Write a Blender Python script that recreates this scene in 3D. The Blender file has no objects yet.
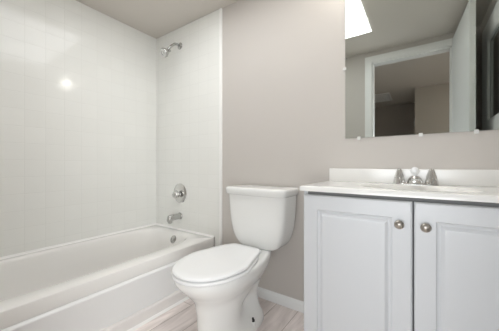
import bpy, bmesh, math
from mathutils import Vector, Matrix
S = bpy.context.scene
COL = S.collection
PI = math.pi

# ------------------------------------------------------------------ camera
H = 0.927                      # lens height
D = 1.475                      # lens distance from the mirror wall
CEIL = 2.158
cam = bpy.data.cameras.new('camera'); camo = bpy.data.objects.new('camera', cam); COL.objects.link(camo)
cam.sensor_width = 36.0; cam.lens = 247.0 / 499.0 * 36.0
cam.clip_start = 0.005
cam.shift_y = -0.5 / 499.0
camo.location = (0, -D, H); camo.rotation_euler = (PI / 2, 0, math.radians(34.63))
S.camera = camo

# ------------------------------------------------------------------ world / exposure
w = bpy.data.worlds.new('world'); S.world = w; w.use_nodes = True
w.node_tree.nodes['Background'].inputs[0].default_value = (0.9, 0.95, 1, 1)
w.node_tree.nodes['Background'].inputs[1].default_value = 0.3
S.view_settings.view_transform = 'Standard'; S.view_settings.look = 'None'
S.view_settings.gamma = 1.0; S.view_settings.use_curve_mapping = False
S.view_settings.exposure = 0.79
PANEL_E = 2.9                  # ceiling panel emission
HALL_FILL_E = 22.0
GLOBE_E = 44.0                 # lamp globe over the mirror

# unseen fill light added in the hall, entering through the doorway behind the lens
al = bpy.data.lights.new('hall_fill', 'AREA'); al.shape = 'RECTANGLE'; al.size = 1.3; al.size_y = 0.8; al.energy = 4.9; al.spread = 1.75; al.color = (0.93, 0.97, 1.0)
alo = bpy.data.objects.new('hall_fill', al); COL.objects.link(alo); alo.location = (-0.1, -2.5, 0.80); alo.rotation_euler = (PI / 2, 0, 0)

al2 = bpy.data.lights.new('hall_side_fill', 'AREA'); al2.shape = 'RECTANGLE'; al2.size = 0.9; al2.size_y = 1.0; al2.energy = 8.5; al2.spread = 1.75; al2.color = (0.93, 0.97, 1.0)  # second unseen fill lamp, added for the apron and toilet side; no window here
alo2 = bpy.data.objects.new('hall_side_fill', al2); COL.objects.link(alo2); alo2.location = (1.05, -2.35, 0.72); alo2.rotation_euler = (PI / 2, 0, math.radians(50))

# ------------------------------------------------------------------ materials
def mat(name, col, rough=0.5, metal=0.0, spec=0.5, coat=0.0, bump=None, emis=None, estr=0, var=None):
    m = bpy.data.materials.new(name); m.use_nodes = True
    nt = m.node_tree; b = nt.nodes['Principled BSDF']
    b.inputs['Base Color'].default_value = (*col, 1); b.inputs['Roughness'].default_value = rough
    b.inputs['Metallic'].default_value = metal; b.inputs['Specular IOR Level'].default_value = spec
    b.inputs['Coat Weight'].default_value = coat; b.inputs['Coat Roughness'].default_value = 0.08
    if emis: b.inputs['Emission Color'].default_value = (*emis, 1); b.inputs['Emission Strength'].default_value = estr
    tc = nt.nodes.new('ShaderNodeTexCoord')
    if var:
        sc, amt = var
        n = nt.nodes.new('ShaderNodeTexNoise'); n.inputs['Scale'].default_value = sc; n.inputs['Detail'].default_value = 4
        nt.links.new(tc.outputs['Object'], n.inputs['Vector'])
        mx = nt.nodes.new('ShaderNodeMix'); mx.data_type = 'RGBA'
        mx.inputs['A'].default_value = (*[c * (1 - amt) for c in col], 1); mx.inputs['B'].default_value = (*[min(1, c * (1 + amt)) for c in col], 1)
        nt.links.new(n.outputs['Fac'], mx.inputs['Factor']); nt.links.new(mx.outputs['Result'], b.inputs['Base Color'])
    if bump:
        sc, st = bump
        n = nt.nodes.new('ShaderNodeTexNoise'); n.inputs['Scale'].default_value = sc; n.inputs['Detail'].default_value = 3
        nt.links.new(tc.outputs['Object'], n.inputs['Vector'])
        bp = nt.nodes.new('ShaderNodeBump'); bp.inputs['Strength'].default_value = st; bp.inputs['Distance'].default_value = 0.002
        nt.links.new(n.outputs['Fac'], bp.inputs['Height']); nt.links.new(bp.outputs['Normal'], b.inputs['Normal'])
    return m

def tile_mat(name, ax):
    m = mat(name, (0.8, 0.8, 0.77), rough=0.11, spec=0.3)
    nt = m.node_tree; b = nt.nodes['Principled BSDF']
    tc = nt.nodes.new('ShaderNodeTexCoord'); sp = nt.nodes.new('ShaderNodeSeparateXYZ'); cb = nt.nodes.new('ShaderNodeCombineXYZ')
    nt.links.new(tc.outputs['Object'], sp.inputs[0]); nt.links.new(sp.outputs[ax], cb.inputs[0]); nt.links.new(sp.outputs[2], cb.inputs[1])
    mp = nt.nodes.new('ShaderNodeMapping'); mp.inputs['Location'].default_value = (0.0, 0.026, 0)
    nt.links.new(cb.outputs[0], mp.inputs[0])
    br = nt.nodes.new('ShaderNodeTexBrick'); br.offset = 0; br.squash = 1
    br.inputs['Scale'].default_value = 1; br.inputs['Brick Width'].default_value = 0.1095; br.inputs['Row Height'].default_value = 0.1095
    br.inputs['Mortar Size'].default_value = 0.0013; br.inputs['Mortar Smooth'].default_value = 0.4
    br.inputs['Color1'].default_value = (0.86, 0.86, 0.825, 1); br.inputs['Color2'].default_value = (0.845, 0.845, 0.81, 1)
    br.inputs['Mortar'].default_value = (0.81, 0.81, 0.775, 1)
    nt.links.new(mp.outputs[0], br.inputs['Vector']); nt.links.new(br.outputs['Color'], b.inputs['Base Color'])
    iv = nt.nodes.new('ShaderNodeMath'); iv.operation = 'SUBTRACT'; iv.inputs[0].default_value = 1
    nt.links.new(br.outputs['Fac'], iv.inputs[1])
    b1 = nt.nodes.new('ShaderNodeBump'); b1.inputs['Strength'].default_value = 0.5; b1.inputs['Distance'].default_value = 0.0012
    nt.links.new(iv.outputs[0], b1.inputs['Height'])
    n = nt.nodes.new('ShaderNodeTexNoise'); n.inputs['Scale'].default_value = 9; n.inputs['Detail'].default_value = 1
    nt.links.new(tc.outputs['Object'], n.inputs['Vector'])
    b2 = nt.nodes.new('ShaderNodeBump'); b2.inputs['Strength'].default_value = 0.35; b2.inputs['Distance'].default_value = 0.003
    nt.links.new(n.outputs['Fac'], b2.inputs['Height']); nt.links.new(b1.outputs['Normal'], b2.inputs['Normal'])
    nt.links.new(b2.outputs['Normal'], b.inputs['Normal'])
    return m

def floor_mat():
    m = mat('wood_look_vinyl', (0.5, 0.45, 0.42), rough=0.42)
    nt = m.node_tree; b = nt.nodes['Principled BSDF']; L = nt.links.new
    tc = nt.nodes.new('ShaderNodeTexCoord'); sp = nt.nodes.new('ShaderNodeSeparateXYZ'); cb = nt.nodes.new('ShaderNodeCombineXYZ')
    L(tc.outputs['Object'], sp.inputs[0]); L(sp.outputs[1], cb.inputs[0]); L(sp.outputs[0], cb.inputs[1])
    mp = nt.nodes.new('ShaderNodeMapping'); mp.inputs['Location'].default_value = (0.35, 0.028, 0); L(cb.outputs[0], mp.inputs[0])
    br = nt.nodes.new('ShaderNodeTexBrick'); br.offset = 0.4
    br.inputs['Scale'].default_value = 1; br.inputs['Brick Width'].default_value = 1.2; br.inputs['Row Height'].default_value = 0.152
    br.inputs['Mortar Size'].default_value = 0.0018; br.inputs['Mortar Smooth'].default_value = 0.3
    br.inputs['Color1'].default_value = (0.94, 0.87, 0.84, 1); br.inputs['Color2'].default_value = (0.82, 0.76, 0.74, 1)
    br.inputs['Mortar'].default_value = (0.36, 0.29, 0.25, 1)
    L(mp.outputs[0], br.inputs['Vector'])
    m2 = nt.nodes.new('ShaderNodeMapping'); m2.inputs['Scale'].default_value = (2.0, 9, 1); L(cb.outputs[0], m2.inputs[0])
    n = nt.nodes.new('ShaderNodeTexNoise'); n.inputs['Scale'].default_value = 1.6; n.inputs['Detail'].default_value = 6; n.inputs['Distortion'].default_value = 0.8
    L(m2.outputs[0], n.inputs['Vector'])
    cr = nt.nodes.new('ShaderNodeValToRGB'); e = cr.color_ramp.elements
    e[0].position = 0.32; e[0].color = (0.6, 0.56, 0.54, 1); e[1].position = 0.66; e[1].color = (1.12, 1.1, 1.09, 1)
    L(n.outputs['Fac'], cr.inputs[0])
    mx = nt.nodes.new('ShaderNodeMix'); mx.data_type = 'RGBA'; mx.blend_type = 'MULTIPLY'; mx.inputs['Factor'].default_value = 0.8
    L(br.outputs['Color'], mx.inputs['A']); L(cr.outputs[0], mx.inputs['B']); L(mx.outputs['Result'], b.inputs['Base Color'])
    bp = nt.nodes.new('ShaderNodeBump'); bp.inputs['Strength'].default_value = 0.15; bp.inputs['Distance'].default_value = 0.001
    L(n.outputs['Fac'], bp.inputs['Height']); L(bp.outputs['Normal'], b.inputs['Normal'])
    return m

M = dict(
    paint=mat('greige_wall_paint', (0.585, 0.55, 0.515), 0.6, spec=0.3, bump=(120, 0.12)),
    ceil=mat('ceiling_paint', (0.70, 0.66, 0.61), 0.8, spec=0.2, bump=(60, 0.3)),
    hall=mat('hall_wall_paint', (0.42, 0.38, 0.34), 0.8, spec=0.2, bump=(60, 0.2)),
    trim=mat('white_trim_paint', (0.86, 0.865, 0.86), 0.35, bump=(30, 0.05)),
    door=mat('white_door_paint', (0.84, 0.86, 0.86), 0.4, bump=(40, 0.05)),
    tile_l=tile_mat('white_wall_tile_long', 1), tile_b=tile_mat('white_wall_tile_end', 0),
    caulk=mat('white_caulk', (0.90, 0.89, 0.87), 0.4, bump=(80, 0.2)),
    tub=mat('white_tub_enamel', (0.87, 0.855, 0.83), 0.14, bump=(6, 0.05)),
    apron=mat('white_tub_apron', (0.84, 0.84, 0.835), 0.25, bump=(6, 0.05)),
    china=mat('white_vitreous_china', (0.86, 0.86, 0.84), 0.08, coat=0.3, bump=(5, 0.03)),
    seat=mat('white_seat_plastic', (0.90, 0.905, 0.91), 0.22, bump=(8, 0.02)),
    cab=mat('white_cabinet_paint', (0.66, 0.675, 0.695), 0.33, bump=(25, 0.05)),
    gap=mat('dark_gap_shade', (0.20, 0.20, 0.20), 0.8, bump=(30, 0.1)),  # shade of the cabinet gaps, put into the colour
    top=mat('white_cultured_marble', (0.85, 0.84, 0.815), 0.15, var=(6, 0.02)),
    chrome=mat('chrome', (0.66, 0.66, 0.65), 0.12, metal=1, bump=(20, 0.03)),
    nickel=mat('brushed_nickel', (0.45, 0.42, 0.38), 0.3, metal=1, bump=(90, 0.1)),
    chromed=mat('worn_chrome', (0.50, 0.50, 0.49), 0.22, metal=1, bump=(30, 0.1)),
    acry=mat('clear_acrylic', (0.86, 0.87, 0.88), 0.06, spec=0.8, bump=(30, 0.1)),
    mirror=mat('silvered_glass', (0.60, 0.63, 0.605), 0.015, metal=1, var=(3, 0.015)),
    glassedge=mat('mirror_edge', (0.30, 0.33, 0.31), 0.2, var=(5, 0.05)),
    clip=mat('clear_plastic_clip', (0.72, 0.72, 0.70), 0.2, var=(9, 0.04)),
    dark=mat('dark_rubber', (0.03, 0.03, 0.03), 0.6, bump=(50, 0.1)),
    panel=mat('glowing_diffuser', (0.9, 0.9, 0.88), 0.5, emis=(0.965, 0.985, 1.0), estr=PANEL_E, var=(8, 0.01)),
    globe=mat('glowing_globe', (0.95, 0.94, 0.9), 0.4, emis=(1.0, 0.97, 0.9), estr=GLOBE_E, var=(8, 0.01)),
    hallfill=mat('glowing_fill_dish', (0.9, 0.88, 0.82), 0.5, emis=(1, 0.95, 0.86), estr=HALL_FILL_E, var=(8, 0.01)),  # glow of the added hall lamp
    floor=floor_mat(),
)

# ------------------------------------------------------------------ helpers
def tag(o, label=None, cat=None, group=None, kind=None):
    if label: o['label'] = label
    if cat: o['category'] = cat
    if group: o['group'] = group
    if kind: o['kind'] = kind
    return o

def obj(name, bm, m, parent=None, smooth=False, angle=None, bevel=None):
    bmesh.ops.recalc_face_normals(bm, faces=bm.faces)
    me = bpy.data.meshes.new(name); bm.to_mesh(me); bm.free()
    ms = m if isinstance(m, (list, tuple)) else [m]
    for x in ms: me.materials.append(x)
    o = bpy.data.objects.new(name, me); COL.objects.link(o)
    if smooth or angle:
        for p in me.polygons: p.use_smooth = True
        if angle: me.set_sharp_from_angle(angle=math.radians(angle))
    if bevel:
        b = o.modifiers.new('bevel', 'BEVEL'); b.width = bevel; b.segments = 3; b.limit_method = 'ANGLE'
        b.harden_normals = False
        for p in me.polygons: p.use_smooth = True
        me.set_sharp_from_angle(angle=math.radians(50))
        wn = o.modifiers.new('wn', 'WEIGHTED_NORMAL'); wn.keep_sharp = False
    if parent: o.parent = parent
    return o

def box(bm, x0, x1, y0, y1, z0, z1, mi=0):
    v = [bm.verts.new(p) for p in [(x0, y0, z0), (x1, y0, z0), (x1, y1, z0), (x0, y1, z0), (x0, y0, z1), (x1, y0, z1), (x1, y1, z1), (x0, y1, z1)]]
    for f in [(0, 3, 2, 1), (4, 5, 6, 7), (0, 1, 5, 4), (1, 2, 6, 5), (2, 3, 7, 6), (3, 0, 4, 7)]:
        fc = bm.faces.new([v[i] for i in f]); fc.material_index = mi
    return bm

def bx(*a): return box(bmesh.new(), *a)

def loft(bm, rings, cap0=True, cap1=True, closed=True):
    R = [[bm.verts.new(p) for p in r] for r in rings]
    n = len(R[0])
    for a, b in zip(R, R[1:]):
        for i in range(n if closed else n - 1):
            j = (i + 1) % n
            bm.faces.new((a[i], a[j], b[j], b[i]))
    if cap0: bm.faces.new(R[0])
    if cap1: bm.faces.new(R[-1])
    return R

def lathe(prof, axis='Z', at=(0, 0, 0), n=32, bm=None):
    """prof: list of (radius, along) turned about an axis through at."""
    bm = bm or bmesh.new(); rings = []
    for r, h in prof:
        ring = []
        for i in range(n):
            t = 2 * PI * i / n; a, b = max(r, 1e-5) * math.cos(t), max(r, 1e-5) * math.sin(t)
            p = {'Z': (a, b, h), 'Y': (a, h, b), 'X': (h, a, b)}[axis]
            ring.append(tuple(p[k] + at[k] for k in range(3)))
        rings.append(ring)
    loft(bm, rings); return bm

def tube(path, rad, n=16, bm=None):
    bm = bm or bmesh.new(); rings = []; P = [Vector(p) for p in path]
    rr = rad if isinstance(rad, (list, tuple)) else [rad] * len(P)
    for i, p in enumerate(P):
        t = (P[min(i + 1, len(P) - 1)] - P[max(i - 1, 0)]).normalized()
        u = t.cross(Vector((1, 0, 0.01))).normalized(); v = t.cross(u)
        rings.append([tuple(p + rr[i] * (math.cos(2 * PI * k / n) * u + math.sin(2 * PI * k / n) * v)) for k in range(n)])
    loft(bm, rings); return bm

def spline(keys, t):
    """catmull-rom through a list of (t, values...)"""
    for i in range(len(keys) - 1):
        if keys[i][0] <= t <= keys[i + 1][0] + 1e-9: break
    a, b = keys[i], keys[i + 1]; p = keys[max(i - 1, 0)]; q = keys[min(i + 2, len(keys) - 1)]
    h = b[0] - a[0]; u = (t - a[0]) / h; out = []
    for k in range(1, len(a)):
        m0 = (b[k] - p[k]) / (b[0] - p[0]); m1 = (q[k] - a[k]) / (q[0] - a[0])
        out.append((2*u**3 - 3*u**2 + 1) * a[k] + (u**3 - 2*u**2 + u) * h * m0 + (-2*u**3 + 3*u**2) * b[k] + (u**3 - u**2) * h * m1)
    return out

def empty(name, loc, label, cat, group=None):
    o = bpy.data.objects.new(name, None); COL.objects.link(o); o.location = loc; o.empty_display_size = 0.1
    return tag(o, label, cat, group)

def local(bm, root):
    bmesh.ops.translate(bm, verts=bm.verts, vec=-Vector(root.location)); return bm

def part(name, bm, m, root, **k):
    return obj(name, local(bm, root), m, root, **k)

def rrect(cx, cy, hx, hy, z, p=5.0, n=64):
    out = []
    for i in range(n):
        t = 2 * PI * i / n; c, s = math.cos(t), math.sin(t)
        out.append((cx + hx * math.copysign(abs(c) ** (2 / p), c), cy + hy * math.copysign(abs(s) ** (2 / p), s), z))
    return out

def st(name, bm, m, **k): return tag(obj(name, bm, m, **k), kind='structure')

# ------------------------------------------------------------------ the room
XL, XR, YF = -2.125, 0.44, -1.50           # alcove wall, right wall, door wall
XT, XA = -1.284, -1.355                    # tile edge, tub apron
T = 0.1
HX0, HX1, HY = -2.6, 1.6, -4.5             # hall beyond the door
DX0, DX1, DH = -0.430, 0.245, 2.035         # door opening
st('floor', bx(HX0 - T, HX1 + T, HY - T, T, -0.08, 0), M['floor'])
st('ceiling', bx(HX0 - T, HX1 + T, HY - T, T, CEIL, CEIL + 0.1), M['ceil'])
st('wall_back', bx(XL - T, XR + T, 0, T, 0, CEIL), M['paint'])
st('wall_left', bx(XL - T, XL, YF - T, 0, 0, CEIL), M['paint'])
st('wall_right', bx(XR, XR + T, YF - T, 0, 0, CEIL), M['paint'])
b = bx(XL, DX0, YF - T, YF, 0, CEIL); box(b, DX1, XR, YF - T, YF, 0, CEIL); box(b, DX0, DX1, YF - T, YF, DH, CEIL)
st('wall_front', b, M['paint'])
# hall shell, seen through the doorway in the mirror
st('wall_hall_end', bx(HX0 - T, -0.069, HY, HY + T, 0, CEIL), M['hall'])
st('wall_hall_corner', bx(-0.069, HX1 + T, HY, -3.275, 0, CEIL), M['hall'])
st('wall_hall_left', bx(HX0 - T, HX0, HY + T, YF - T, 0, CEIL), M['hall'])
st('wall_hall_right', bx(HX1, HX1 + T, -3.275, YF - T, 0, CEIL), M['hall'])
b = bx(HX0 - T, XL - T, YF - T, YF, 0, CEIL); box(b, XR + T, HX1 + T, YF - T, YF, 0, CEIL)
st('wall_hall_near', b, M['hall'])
# tiles of the tub surround
TT = 0.010
st('trim_1', bx(XL, XL + TT, YF, -TT, 0.352, CEIL - 0.001), M['tile_l'], bevel=0.0015)
b = bx(XL, XT, -TT, 0, 0.352, CEIL - 0.001); box(b, XA + 0.004, XT, -TT, 0, 0.0, 0.352)
st('trim_2', b, M['tile_b'], bevel=0.002)
b = bmesh.new()                                   # rounded edge cap of the tiling
loft(b, [[(XT + 0.006 * math.sin(a), -0.013 * math.cos(a) + 0.0, z) for a in [k * PI / 2 / 6 for k in range(7)]] + [(XT - 0.012, 0.0, z), (XT - 0.012, -0.013, z)] for z in (0, CEIL - 0.002)])
st('trim_3', b, M['caulk'], angle=40)
# baseboard: back wall between tile and vanity, with a rounded top
def baseboard(name, x0, x1, y, s=-1):
    prof = [(0, 0), (0.013, 0), (0.013, 0.046), (0.0105, 0.054), (0.006, 0.059), (0.005, 0.064), (0, 0.066)]
    b = bmesh.new(); loft(b, [[(x, y + s * d, z) for d, z in prof] for x in (x0, x1)])
    return st(name, b, M['trim'], angle=35)
baseboard('baseboard_back', XT + 0.007, -0.4365, 0)
baseboard('baseboard_front', XA + 0.03, DX0 - 0.076, YF, 1)
# strip at the foot of the tub with a bead of caulk
b = bmesh.new()
loft(b, [[(XA - 0.006, y, 0), (XA + 0.022, y, 0.0), (XA + 0.022, y, 0.066), (XA + 0.016, y, 0.074), (XA - 0.006, y, 0.076)] for y in (YF + 0.002, -0.014)])
st('trim_4', b, mat('pale_beige_strip', (0.82, 0.79, 0.77), 0.22, bump=(20, 0.05), var=(7, 0.06)), angle=35)
b = bmesh.new()
loft(b, [[(XA + 0.022, y, 0), (XA + 0.036, y, 0), (XA + 0.033, y, 0.006), (XA + 0.022, y, 0.012)] for y in (YF + 0.002, -0.014)])
st('trim_5', b, M['caulk'], angle=60)
# door casing (bathroom side) and jamb
def casing(x0, x1, y0, y1):
    b = bx(x0, x1, y0, y1, 0, DH + CW); return b
b = bmesh.new(); CW = 0.068
for (px0, px1, d) in ((0.0, CW, 0.011), (0.006, 0.05, 0.018)):
    def bar(a0, a1):  # inner and outer offset from opening
        box(b, DX0 - a1, DX0 - a0, YF, YF + d, 0, DH + a0)
        box(b, DX1 + a0, DX1 + a1, YF, YF + d, 0, DH + a0)
        box(b, DX0 - a1, DX1 + a1, YF, YF + d, DH + a0, DH + a1)
    bar(px0, px1)
st('trim_6', b, M['trim'])
b = bx(DX0 - 0.001, DX0 + 0.012, YF - T, YF + 0.001, 0, DH); box(b, DX1 - 0.012, DX1 + 0.001, YF - T, YF + 0.001, 0, DH); box(b, DX0, DX1, YF - T, YF + 0.001, DH - 0.012, DH + 0.001)
st('trim_7', b, M['trim'])
# the open door, swung in against the right side
d1 = st('door_1', bx(-0.018, 0.018, 0, 0.64, 0.012, 2.085), M['door'], bevel=0.002)
d1.location = (0.262, YF + 0.022, 0); d1.rotation_euler = (0, 0, math.radians(-3.5))
d1['label'] = 'white slab door standing open'
b = lathe([(0.0, -0.062), (0.024, -0.060), (0.028, -0.045), (0.02, -0.033), (0.01, -0.03), (0.012, -0.022), (0.03, -0.02), (0.032, -0.0175), (0.0, -0.017)], 'X', (0, 0.585, 0.95))
obj('door_handle', b, M['nickel'], d1, angle=40)

# ------------------------------------------------------------------ bathtub
r = empty('bathtub', (-1.74, -0.75, 0), 'white built-in alcove bathtub along the tiled wall', 'bathtub')
ZR = 0.350; X0, X1, Y0, Y1 = XL + 0.001, XA, YF + 0.003, -0.011
cx, cy = (X0 + X1) / 2, (Y0 + Y1) / 2; hx, hy = (X1 - X0) / 2, (Y1 - Y0) / 2
icx = (X0 + 0.045 + X1 - 0.088) / 2; ihx = (X1 - 0.088 - X0 - 0.045) / 2
icy = (Y0 + 0.09 + Y1 - 0.055) / 2; ihy = (Y1 - 0.055 - Y0 - 0.09) / 2
N = 128
def sq(cx, cy, hx, hy, z):   # nearly square outline, matched to the superellipse rings
    out = []
    for i in range(N):
        t = 2 * PI * i / N; c, s = math.cos(t), math.sin(t)
        c2 = math.copysign(abs(c) ** (2 / 5.0), c); s2 = math.copysign(abs(s) ** (2 / 5.0), s)
        k = max(abs(c2), abs(s2)); out.append((cx + hx * c2 / k, cy + hy * s2 / k, z))
    return out
rings = [sq(cx, cy, hx - 0.0145, hy, 0.262), sq(cx, cy, hx - 0.0035, hy, 0.274), sq(cx, cy, hx, hy, 0.290), sq(cx, cy, hx, hy, ZR - 0.006), sq(cx, cy, hx - 0.0015, hy - 0.001, ZR - 0.002), sq(cx, cy, hx - 0.006, hy - 0.003, ZR)]
prof = [(0.0, 0.0), (0.008, -0.002), (0.016, -0.009), (0.022, -0.022), (0.030, -0.06), (0.045, -0.14), (0.060, -0.20), (0.085, -0.245), (0.13, -0.272), (0.20, -0.280)]
for o_, dz in prof:
    rings.append([(p[0], p[1], ZR + dz) for p in rrect(icx, icy - 0.0 - o_ * 0.4, ihx - o_ * 0.85, ihy - o_ * 1.5, 0, 4.2, N)])
b = bmesh.new(); loft(b, rings, cap0=False, cap1=True)
part('basin', b, M['tub'], r, angle=55)
# apron: front skirt with a stepped lower panel
b = bmesh.new()
pr = [(X1 - 0.016, 0.280), (X1 - 0.002, 0.276), (X1 + 0.010, 0.270), (X1 + 0.0125, 0.266), (X1 + 0.0125, 0.262), (X1 + 0.002, 0.074), (X1 + 0.002, 0.001), (X1 - 0.03, 0.001), (X1 - 0.03, 0.280)]
loft(b, [[(x, y, z) for x, z in pr] for y in (Y0, Y1)])
part('apron', b, M['apron'], r, angle=50)
b = lathe([(0.0, -0.012), (0.012, -0.012), (0.015, -0.009), (0.030, -0.007), (0.036, -0.003), (0.038, 0.004), (0.0, 0.004)], 'Y')
bmesh.ops.rotate(b, verts=b.verts, cent=(0, 0, 0), matrix=Matrix.Rotation(math.radians(-14), 3, 'X'))
bmesh.ops.translate(b, verts=b.verts, vec=(-1.720, -0.118, 0.292))
tag(part('overflow_plate', b, M['chromed'], r, angle=40), 'round chrome overflow plate')
b = lathe([(0.0, 0.073), (0.02, 0.073), (0.03, 0.075), (0.034, 0.071), (0.0, 0.069)], 'Z', (-1.76, -0.33, 0))
tag(part('drain', b, M['chromed'], r, angle=40), 'round chrome drain')

b = bmesh.new()
loft(b, [[(XL + TT - 0.001, y, 0.349), (XL + 0.026, y, 0.349), (XL + 0.024, y, 0.3515), (XL + TT - 0.001, y, 0.363)] for y in (Y0, Y1 + 0.001)])
loft(b, [[(x, -TT + 0.001, 0.349), (x, -0.026, 0.349), (x, -0.024, 0.3515), (x, -TT + 0.001, 0.363)] for x in (XL + TT, XA - 0.002)])
st('trim_8', b, M['caulk'], angle=60)
# tub spout
FX = -1.765
r = empty('tub_spout', (FX, -TT, 0.47), 'chrome tub spout on the tiled wall above the bathtub rim', 'faucet')
b = bmesh.new(); rg = []
for t, y, z, rx, rz in [(0, -0.009, 0.472, 0.024, 0.026), (1, -0.016, 0.472, 0.024, 0.026), (2, -0.05, 0.472, 0.024, 0.026), (3, -0.09, 0.471, 0.024, 0.027), (4, -0.118, 0.469, 0.024, 0.029), (5, -0.134, 0.464, 0.023, 0.029), (6, -0.141, 0.460, 0.015, 0.020), (7, -0.142, 0.460, 0.001, 0.001)]:
    rg.append([(FX + rx * math.cos(k * PI / 12), y, z + rz * math.sin(k * PI / 12)) for k in range(24)])
loft(b, rg)
part('spout_body', b, M['chromed'], r, angle=50)
b = lathe([(0.0, 0.425), (0.014, 0.425), (0.018, 0.43), (0.018, 0.45), (0.0, 0.45)], 'Z', (FX, -0.118, 0)); part('outlet', b, M['chromed'], r, angle=40)
b = lathe([(0, -0.0095), (0.030, -0.0095), (0.031, -0.013), (0.026, -0.018), (0, -0.018)], 'Y', (FX, 0, 0.472)); part('wall_flange', b, M['chromed'], r, angle=40)

# shower valve
r = empty('shower_valve', (FX, -TT, 0.675), 'round chrome shower valve with clear knob on the tiled wall', 'valve')
b = lathe([(0.0, -0.0095), (0.084, -0.0095), (0.086, -0.012), (0.080, -0.017), (0.060, -0.020), (0.030, -0.023), (0.0, -0.024)], 'Y', (FX, 0, 0.675), 48)
part('escutcheon', b, M['chrome'], r, angle=50)
b = lathe([(0.0, -0.022), (0.020, -0.022), (0.020, -0.045), (0.0, -0.046)], 'Y', (FX, 0, 0.668)); part('stem', b, M['chromed'], r, angle=40)
b = bmesh.new(); rg = []
for y, rad in [(-0.038, 0.014), (-0.042, 0.030), (-0.056, 0.034), (-0.070, 0.031), (-0.080, 0.022), (-0.083, 0.004)]:
    rg.append([(FX + rad * (1 + 0.07 * math.cos(8 * k * PI / 24)) * math.cos(k * PI / 24), y, 0.668 + rad * (1 + 0.07 * math.cos(8 * k * PI / 24)) * math.sin(k * PI / 24)) for k in range(48)])
loft(b, rg); tag(part('knob', b, M['chrome'], r, angle=50), 'fluted chrome knob')

# shower head
r = empty('wall_shower', (FX, -TT, 1.99), 'small chrome shower head on a bent arm high on the tiled wall', 'shower head')
b = lathe([(0.0, -0.0095), (0.030, -0.0095), (0.030, -0.013), (0.020, -0.020), (0.010, -0.024), (0.0, -0.024)], 'Y', (FX, 0, 1.99)); part('wall_flange', b, M['chromed'], r, angle=50)
P = [(FX, -0.012, 1.99), (FX, -0.04, 1.993), (FX, -0.07, 1.986), (FX, -0.10, 1.960), (FX, -0.138, 1.914)]
part('shower_arm', tube(P, 0.0105), M['chromed'], r, smooth=True)
b = lathe([(0.0, 0.052), (0.012, 0.05), (0.014, 0.03), (0.018, 0.022), (0.033, -0.004), (0.038, -0.014), (0.038, -0.026), (0.034, -0.030), (0.0, -0.030)], 'Z')
bmesh.ops.rotate(b, verts=b.verts, cent=(0, 0, 0), matrix=Matrix.Rotation(math.radians(-55), 3, 'X'))
bmesh.ops.translate(b, verts=b.verts, vec=(FX, -0.163, 1.880))
hd = part('spray_head', b, M['chromed'], r, angle=45)
b = lathe([(0.0, -0.0295), (0.030, -0.0295), (0.030, -0.032), (0.020, -0.033), (0.019, -0.030), (0.012, -0.0305), (0.011, -0.034), (0.0, -0.034)], 'Z')
bmesh.ops.rotate(b, verts=b.verts, cent=(0, 0, 0), matrix=Matrix.Rotation(math.radians(-55), 3, 'X'))
bmesh.ops.translate(b, verts=b.verts, vec=Vector((FX, -0.163, 1.880)) - Vector(r.location))
tag(obj('spray_face', b, M['chrome'], hd, angle=45), 'pale ringed spray face')

# ------------------------------------------------------------------ toilet
TX = -0.868
r = empty('toilet', (TX, -0.38, 0), 'white two-piece toilet with closed lid between bathtub and vanity', 'toilet')
def egg(z, f, bk, ym, w, taper=0.0, pb=3.2, n=72, pf=2.15):
    out = []
    for i in range(n):
        t = 2 * PI * i / n; c, s = math.cos(t), math.sin(t)
        if s < 0: x = w * math.copysign(abs(c) ** (2 / pf), c); y = ym + (ym - f) * -(abs(s) ** (2 / pf))
        else:
            v = abs(s) ** (2 / pb); x = w * math.copysign(abs(c) ** (2 / pb), c) * (1 - taper * v ** 1.6); y = ym + (bk - ym) * v
        out.append((TX + x, y, z))
    return out
#      z     front   back   ymid    w     taper
keys = [(0.000, -0.640, -0.155, -0.36, 0.112, 0.02), (0.020, -0.640, -0.155, -0.36, 0.112, 0.02), (0.045, -0.634, -0.165, -0.36, 0.107, 0.02),
        (0.075, -0.630, -0.18, -0.38, 0.102, 0.05), (0.13, -0.630, -0.19, -0.42, 0.099, 0.12), (0.19, -0.632, -0.18, -0.45, 0.100, 0.14),
        (0.25, -0.645, -0.14, -0.46, 0.112, 0.18), (0.30, -0.682, -0.09, -0.47, 0.143, 0.26), (0.34, -0.720, -0.06, -0.48, 0.167, 0.32),
        (0.37, -0.742, -0.05, -0.49, 0.178, 0.36), (0.392, -0.748, -0.045, -0.49, 0.180, 0.38), (0.400, -0.743, -0.05, -0.49, 0.175, 0.38)]
b = bmesh.new(); rg = []
for i in range(49):
    z = 0.4 * i / 48; f, bk, ym, w_, tp = spline(keys, z)
    ring = egg(z, f, bk, ym, w_, tp)
    # hollow of the trapway on both sides
    k = math.exp(-((z - 0.145) / 0.068) ** 2)
    rr = []
    for x, y, zz in ring:
        q = math.exp(-((y + 0.33) / 0.085) ** 2) * k
        rr.append((TX + (x - TX) * (1 - 0.5 * q), y, zz))
    rg.append(rr)
rg.append([(TX + (x - TX) * 0.9, -0.42 + (y + 0.42) * 0.9, 0.402) for x, y, z in rg[-1]])
loft(b, rg)
part('bowl', b, M['china'], r, angle=60)
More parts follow.
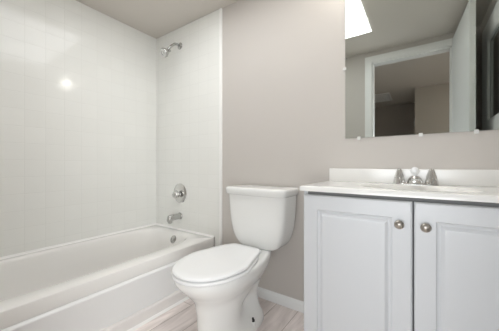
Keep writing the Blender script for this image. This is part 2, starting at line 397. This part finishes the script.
def slab(keys_, z0, z1, rr_=0.006, dome=0.0):
    b = bmesh.new(); f, bk, ym, w_, tp, pb = keys_
    rg = [egg(z0, f + rr_ * .5, bk - rr_ * .5, ym, w_ - rr_ * .5, tp, pb), egg(z0 + rr_ * .4, f, bk, ym, w_, tp, pb), egg(z1 - rr_, f, bk, ym, w_, tp, pb),
          egg(z1 - rr_ * .3, f + rr_ * .35, bk - rr_ * .35, ym, w_ - rr_ * .35, tp, pb), egg(z1, f + rr_, bk - rr_, ym, w_ - rr_, tp, pb)]
    for s in (0.85, 0.6, 0.3, 0.05):
        rg.append([(TX + (x - TX) * s, ym + (y - ym) * s, z1 + dome * (1 - s * s)) for x, y, z in rg[4]])
    loft(b, rg); return b
part('seat', slab((-0.759, -0.255, -0.50, 0.185, 0.47, 10.0), 0.4035, 0.4185), M['seat'], r, angle=60)
part('lid', slab((-0.756, -0.245, -0.50, 0.182, 0.47, 16.0), 0.4225, 0.438, 0.008, 0.002), M['seat'], r, angle=60)
for s in (-1, 1):
    b = bmesh.new()
    loft(b, [rrect(TX + s * 0.072, -0.2345, 0.019 * q, 0.0135 * q, z, 3, 24) for z, q in ((0.3985, 1), (0.414, 1), (0.418, 0.9), (0.419, 0.6))])
    part('hinge_cap', b, M['seat'], r, angle=50)
    b = lathe([(0.0, 0.025), (0.015, 0.025), (0.015, 0.046), (0.011, 0.050), (0.0, 0.051)], 'Z', (TX + s * 0.095, -0.322, 0), 20)
    part('floor_bolt_plate', b, M['china'], r, angle=50)
    b = lathe([(0.0, 0.049), (0.011, 0.049), (0.011, 0.057), (0.006, 0.058), (0.006, 0.068), (0.0, 0.069)], 'Z', (TX + s * 0.095, -0.322, 0), 16)
    tag(part('floor_bolt', b, M['dark'], r, angle=50), 'dark metal bolt')
# tank: rounded and tapering to its foot
def tring(z, hw, yf, yb, p=5.5, n=72):
    cyy = (yf + yb) / 2; hyy = (yb - yf) / 2; out = []
    for i in range(n):
        t = 2 * PI * i / n; c, s = math.cos(t), math.sin(t); pp = p if s < 0 else 20
        x = hw * math.copysign(abs(c) ** (2 / pp), c); y = cyy + hyy * math.copysign(abs(s) ** (2 / pp), s)
        if s < 0: y -= 0.012 * (1 - (x / hw) ** 2)      # slightly bowed front
        out.append((TX + 0.016 + x, y, z))
    return out
tk = [(0.400, 0.100, -0.155, -0.045), (0.404, 0.120, -0.166, -0.032), (0.420, 0.148, -0.175, -0.022), (0.46, 0.173, -0.185, -0.018), (0.52, 0.192, -0.192, -0.016), (0.60, 0.203, -0.198, -0.016), (0.70, 0.210, -0.203, -0.016), (0.740, 0.212, -0.205, -0.016)]
b = bmesh.new(); loft(b, [tring(z, *spline(tk, z), 7) for z in [0.4, 0.402, 0.405, 0.410, 0.418, 0.43, 0.445] + [0.46 + 0.025 * i for i in range(11)] + [0.736]])
part('tank', b, M['china'], r, angle=60)
b = bmesh.new()
loft(b, [tring(z, 0.219 + q, -0.215 - q, -0.008, 10) for z, q in ((0.737, -0.006), (0.741, 0.0), (0.768, 0.004), (0.777, 0.003), (0.783, -0.003), (0.785, -0.012))] + [tring(0.7865, 0.15, -0.17, -0.05, 6), tring(0.787, 0.05, -0.12, -0.09, 6)])
part('tank_lid', b, M['china'], r, angle=60)

# ------------------------------------------------------------------ vanity
VX0, VX1, VY = -0.436, 0.390, -0.402
r = empty('vanity_cabinet', (-0.02, -0.2, 0), 'white two-door vanity cabinet with raised panel doors', 'cabinet')
b = bmesh.new()
box(b, VX0, VX0 + 0.016, VY, -0.001, 0, 0.810); box(b, VX1 - 0.016, VX1, VY, -0.001, 0, 0.810)
box(b, VX0 + 0.016, VX1 - 0.016, VY + 0.055, VY + 0.07, 0, 0.09)
box(b, VX0 + 0.016, VX1 - 0.016, VY, VY + 0.018, 0.09, 0.13); box(b, VX0 + 0.016, VX1 - 0.016, VY + 0.018, VY + 0.04, 0.785, 0.810)
box(b, VX0 + 0.016, VX1 - 0.016, -0.012, -0.001, 0.09, 0.810); box(b, VX0 + 0.016, VX1 - 0.016, VY + 0.018, -0.012, 0.11, 0.126)
part('cabinet_body', b, M['cab'], r)
b = bx(VX0 + 0.0165, VX1 - 0.0165, VY + 0.004, VY + 0.0175, 0.131, 0.8095)  # dark sheet painted in place of shade under the counter and between doors
tag(part('gap_shade_sheet', b, M['gap'], r), 'dark sheet painted as the shade in the gaps around the doors')
def door(x0, x1, kx):
    z0, z1, yb, yf = 0.10, 0.7955, VY - 0.001, VY - 0.019
    def rc(ix, y): return [(x0 + ix, y, z0 + ix), (x1 - ix, y, z0 + ix), (x1 - ix, y, z1 - ix), (x0 + ix, y, z1 - ix)]
    def ri(ix, y, e=0): return rc(ix, y)
    seq = [(0.0, yb), (0.0, yf + 0.006), (0.0025, yf + 0.002), (0.006, yf), (0.062, yf), (0.066, yf + 0.006), (0.072, yf + 0.008), (0.076, yf + 0.008), (0.087, yf - 0.001), (0.091, yf - 0.0015), (0.094, yf - 0.0015)]
    b = bmesh.new(); loft(b, [rc(i, y) for i, y in seq])
    d = part('door', b, M['cab'], r, angle=14)
    k = lathe([(0.0, 0.0), (0.009, 0.0), (0.008, -0.004), (0.006, -0.010), (0.010, -0.015), (0.0155, -0.019), (0.016, -0.023), (0.012, -0.028), (0.0, -0.030)], 'Y', (kx, yf + 0.0005, 0.713), 28)
    tag(obj('knob', local(k, r), M['nickel'], d, angle=50), 'round brushed nickel knob')
door(VX0 + 0.003, -0.0225, -0.062); door(-0.0175, VX1 - 0.003, 0.016)

# vanity top with moulded basin and splash
r = empty('sink_countertop', (-0.02, -0.2, 0.811), 'white moulded sink top with backsplash on the vanity cabinet', 'countertop')
b = bmesh.new(); CXT, CYT = -0.02, -0.235
outer0 = sq(CXT - 0.004, -0.219, 0.422, 0.212, 0.8115)
outer1 = sq(CXT - 0.004, -0.219, 0.422, 0.212, 0.829); outer2 = sq(CXT - 0.004, -0.219, 0.419, 0.209, 0.833); outer3 = sq(CXT - 0.004, -0.219, 0.415, 0.205, 0.834)
def el(z, rx, ry): return [(p[0], p[1], z) for p in rrect(CXT, CYT, rx, ry, 0, 2.2, N)]
rg = [el(0.8115, 0.21, 0.15), outer0, outer1, outer2, outer3, el(0.834, 0.226, 0.150), el(0.8338, 0.220, 0.145), el(0.832, 0.212, 0.139), el(0.824, 0.203, 0.132), el(0.80, 0.190, 0.127), el(0.76, 0.155, 0.10), el(0.735, 0.10, 0.07), el(0.728, 0.03, 0.025)]
loft(b, rg, cap0=False)
part('counter', b, M['top'], r, angle=50)
part('backsplash', bx(-0.438, 0.398, -0.022, -0.0015, 0.8325, 0.907), M['top'], r, bevel=0.004)
b = lathe([(0.0, 0.7285), (0.02, 0.7285), (0.023, 0.731), (0.012, 0.733), (0.0, 0.732)], 'Z', (CXT, CYT, 0)); tag(part('sink_drain', b, M['chrome'], r, angle=50), 'chrome drain ring')

# centreset tap
FXT, FYT = -0.02, -0.062
r = empty('sink_faucet', (FXT, FYT, 0.834), 'chrome two-handle sink faucet in front of the backsplash', 'faucet')
b = bmesh.new(); loft(b, [rrect(FXT, FYT, 0.095 * q, 0.027 * q, z, 3.2, 48) for z, q in ((0.8335, 1.0), (0.837, 0.99), (0.8405, 0.95), (0.842, 0.86))])
part('base_plate', b, M['chrome'], r, angle=50)
for s in (-1, 1):
    x = FXT + s * 0.064
    b = bmesh.new(); rg = []
    for z, rad, fl in ((0.840, 0.0265, 0), (0.854, 0.0245, 0.0), (0.862, 0.021, 0.05), (0.868, 0.018, 0.16), (0.885, 0.0135, 0.18), (0.902, 0.009, 0.18), (0.909, 0.0065, 0.1), (0.911, 0.002, 0)):
        rg.append([(x + rad * (1 + fl * math.cos(6 * k * PI / 24)) * math.cos(k * PI / 24), FYT + rad * (1 + fl * math.cos(6 * k * PI / 24)) * math.sin(k * PI / 24), z) for k in range(48)])
    loft(b, rg); part('handle', b, M['chrome'], r, angle=45)
b = bmesh.new(); rg = []
for y, hw, z0, z1 in ((-0.055, 0.018, 0.842, 0.866), (-0.07, 0.021, 0.842, 0.868), (-0.09, 0.019, 0.845, 0.867), (-0.115, 0.016, 0.849, 0.864), (-0.145, 0.014, 0.850, 0.861), (-0.158, 0.012, 0.849, 0.858), (-0.161, 0.008, 0.850, 0.856)):
    m_ = (z0 + z1) / 2; hz = (z1 - z0) / 2
    rg.append([(FXT + hw * math.copysign(abs(math.cos(k * PI / 16)) ** 0.8, math.cos(k * PI / 16)), y, m_ + hz * math.copysign(abs(math.sin(k * PI / 16)) ** 0.8, math.sin(k * PI / 16))) for k in range(32)])
loft(b, rg); part('spout', b, M['chrome'], r, angle=50)
b = lathe([(0.0, 0.840), (0.033, 0.840), (0.031, 0.850), (0.026, 0.864), (0.017, 0.874), (0.007, 0.877), (0.0, 0.877)], 'Z', (FXT, FYT, 0), 32)
part('spout_hub', b, M['chrome'], r, angle=50)
b = lathe([(0.0, 0.872), (0.006, 0.874), (0.006, 0.880), (0.012, 0.884), (0.017, 0.893), (0.0175, 0.902), (0.013, 0.912), (0.007, 0.917), (0.0, 0.918)], 'Z', (FXT, FYT + 0.004, 0), 24)
part('lift_knob', b, M['acry'], r, angle=50)

# ------------------------------------------------------------------ wall mirror
MX0, MX1, MZ0, MZ1 = -0.351, 0.311, 1.078, 1.99
r = empty('wall_mirror', (-0.02, 0, MZ0), 'frameless rectangular mirror clipped to the wall above the vanity', 'mirror')
b = bx(MX0, MX1, -0.006, -0.001, MZ0, MZ1)
b.faces.ensure_lookup_table()
for f in b.faces:
    f.material_index = 0 if abs(f.calc_center_median().y + 0.006) < 1e-4 else 1
part('mirror_glass', b, [M['mirror'], M['glassedge']], r)
def clip(x, z, horiz):
    b = bmesh.new()
    if horiz: box(b, x - 0.008, x + 0.008, -0.009, -0.0005, z - 0.012, z); box(b, x - 0.008, x + 0.008, -0.009, -0.0063, z, z + 0.006)
    else: box(b, x - 0.012, x, -0.009, -0.0005, z - 0.008, z + 0.008); box(b, x, x + 0.006, -0.009, -0.0063, z - 0.008, z + 0.008)
    tag(part('mirror_clip', b, M['clip'], r), 'small clear plastic clip')
for x in (-0.278, 0.003, 0.205): clip(x, MZ0 - 0.0003, True)
clip(MX0 - 0.0003, 1.475, False)

# ------------------------------------------------------------------ lights of the room, and a hall fill lamp
r = empty('ceiling_light', (-0.66, -0.73, CEIL), 'rectangular glowing white ceiling light panel reflected in the mirror', 'ceiling light')
part('diffuser', bx(-1.55, -0.368, -1.038, -0.44, CEIL - 0.006, CEIL - 0.001), M['panel'], r)
r = empty('vanity_light', (-0.2, 0, 2.05), 'round globe wall lamp above the mirror', 'wall lamp')
b = lathe([(0, -0.001), (0.055, -0.001), (0.055, -0.012), (0.045, -0.02), (0.02, -0.03), (0.02, -0.06), (0.028, -0.065), (0.0, -0.066)], 'Y', (-0.2, 0, 2.05)); part('lamp_base', b, M['chrome'], r, angle=50)
b = lathe([(0.041 * math.sin(k * PI / 12), -0.106 + 0.041 * math.cos(k * PI / 12)) for k in range(13)], 'Y', (-0.2, 0, 2.05)); part('lamp_globe', b, M['globe'], r, smooth=True)

r = empty('hall_fill_lamp', (0.9, -2.3, CEIL), 'unseen round fill lamp added on the hall ceiling beyond the door', 'ceiling light')  # lamp added out of view to brighten the hall
part('fill_lamp_dish', lathe([(0, CEIL - 0.09), (0.06, CEIL - 0.085), (0.11, CEIL - 0.06), (0.13, CEIL - 0.025), (0.13, CEIL - 0.001), (0, CEIL - 0.001)], 'Z', (0.9, -2.3, 0)), M['hallfill'], r, angle=50)
# ------------------------------------------------------------------ seen only in the mirror
r = empty('framed_mirror', (XR, -0.88, 1.13), 'white framed mirror on the side wall near the door, seen in the mirror', 'mirror')
FY0, FY1, FZ0, FZ1, FW = -1.21, -0.55, 1.138, 1.98, 0.13
b = bmesh.new()
def fr(i, x): return [(x, FY0 + i, FZ0 + i), (x, FY1 - i, FZ0 + i), (x, FY1 - i, FZ1 - i), (x, FY0 + i, FZ1 - i)]
loft(b, [fr(FW, XR - 0.002), fr(0, XR - 0.002), fr(0, XR - 0.03), fr(0.006, XR - 0.034), fr(0.10, XR - 0.03), fr(FW - 0.004, XR - 0.022), fr(FW, XR - 0.010)], cap0=False, cap1=False)
part('frame', b, M['trim'], r, angle=20)
part('mirror_pane', bx(XR - 0.008, XR - 0.003, FY0 + FW - 0.004, FY1 - FW + 0.004, FZ0 + FW - 0.004, FZ1 - FW + 0.004), M['mirror'], r)
r = empty('ceiling_vent', (-0.68, -3.6, CEIL), 'pale slatted air vent on the dark hall ceiling, seen in the mirror', 'vent')
b = bmesh.new()
for (a, c, e, g) in ((-0.93, -0.43, -3.92, -3.88), (-0.93, -0.43, -3.37, -3.33), (-0.93, -0.89, -3.88, -3.37), (-0.47, -0.43, -3.88, -3.37)): box(b, a, c, e, g, CEIL - 0.012, CEIL - 0.001)
part('frame', b, M['trim'], r)
b = bmesh.new()
for k in range(9):
    y = -3.86 + 0.055 * k; box(b, -0.89, -0.47, y, y + 0.03, CEIL - 0.009, CEIL - 0.004)
part('louvre', b, M['trim'], r)
r = empty('light_switch', (-0.069, -3.5, 1.42), 'small white switch plate on the hall wall corner, seen in the mirror', 'switch')
part('switch_plate', bx(-0.076, -0.070, -3.42, -3.34, 1.56, 1.68), M['trim'], r, bevel=0.002)
part('toggle', bx(-0.084, -0.0755, -3.387, -3.373, 1.61, 1.63), M['trim'], r)
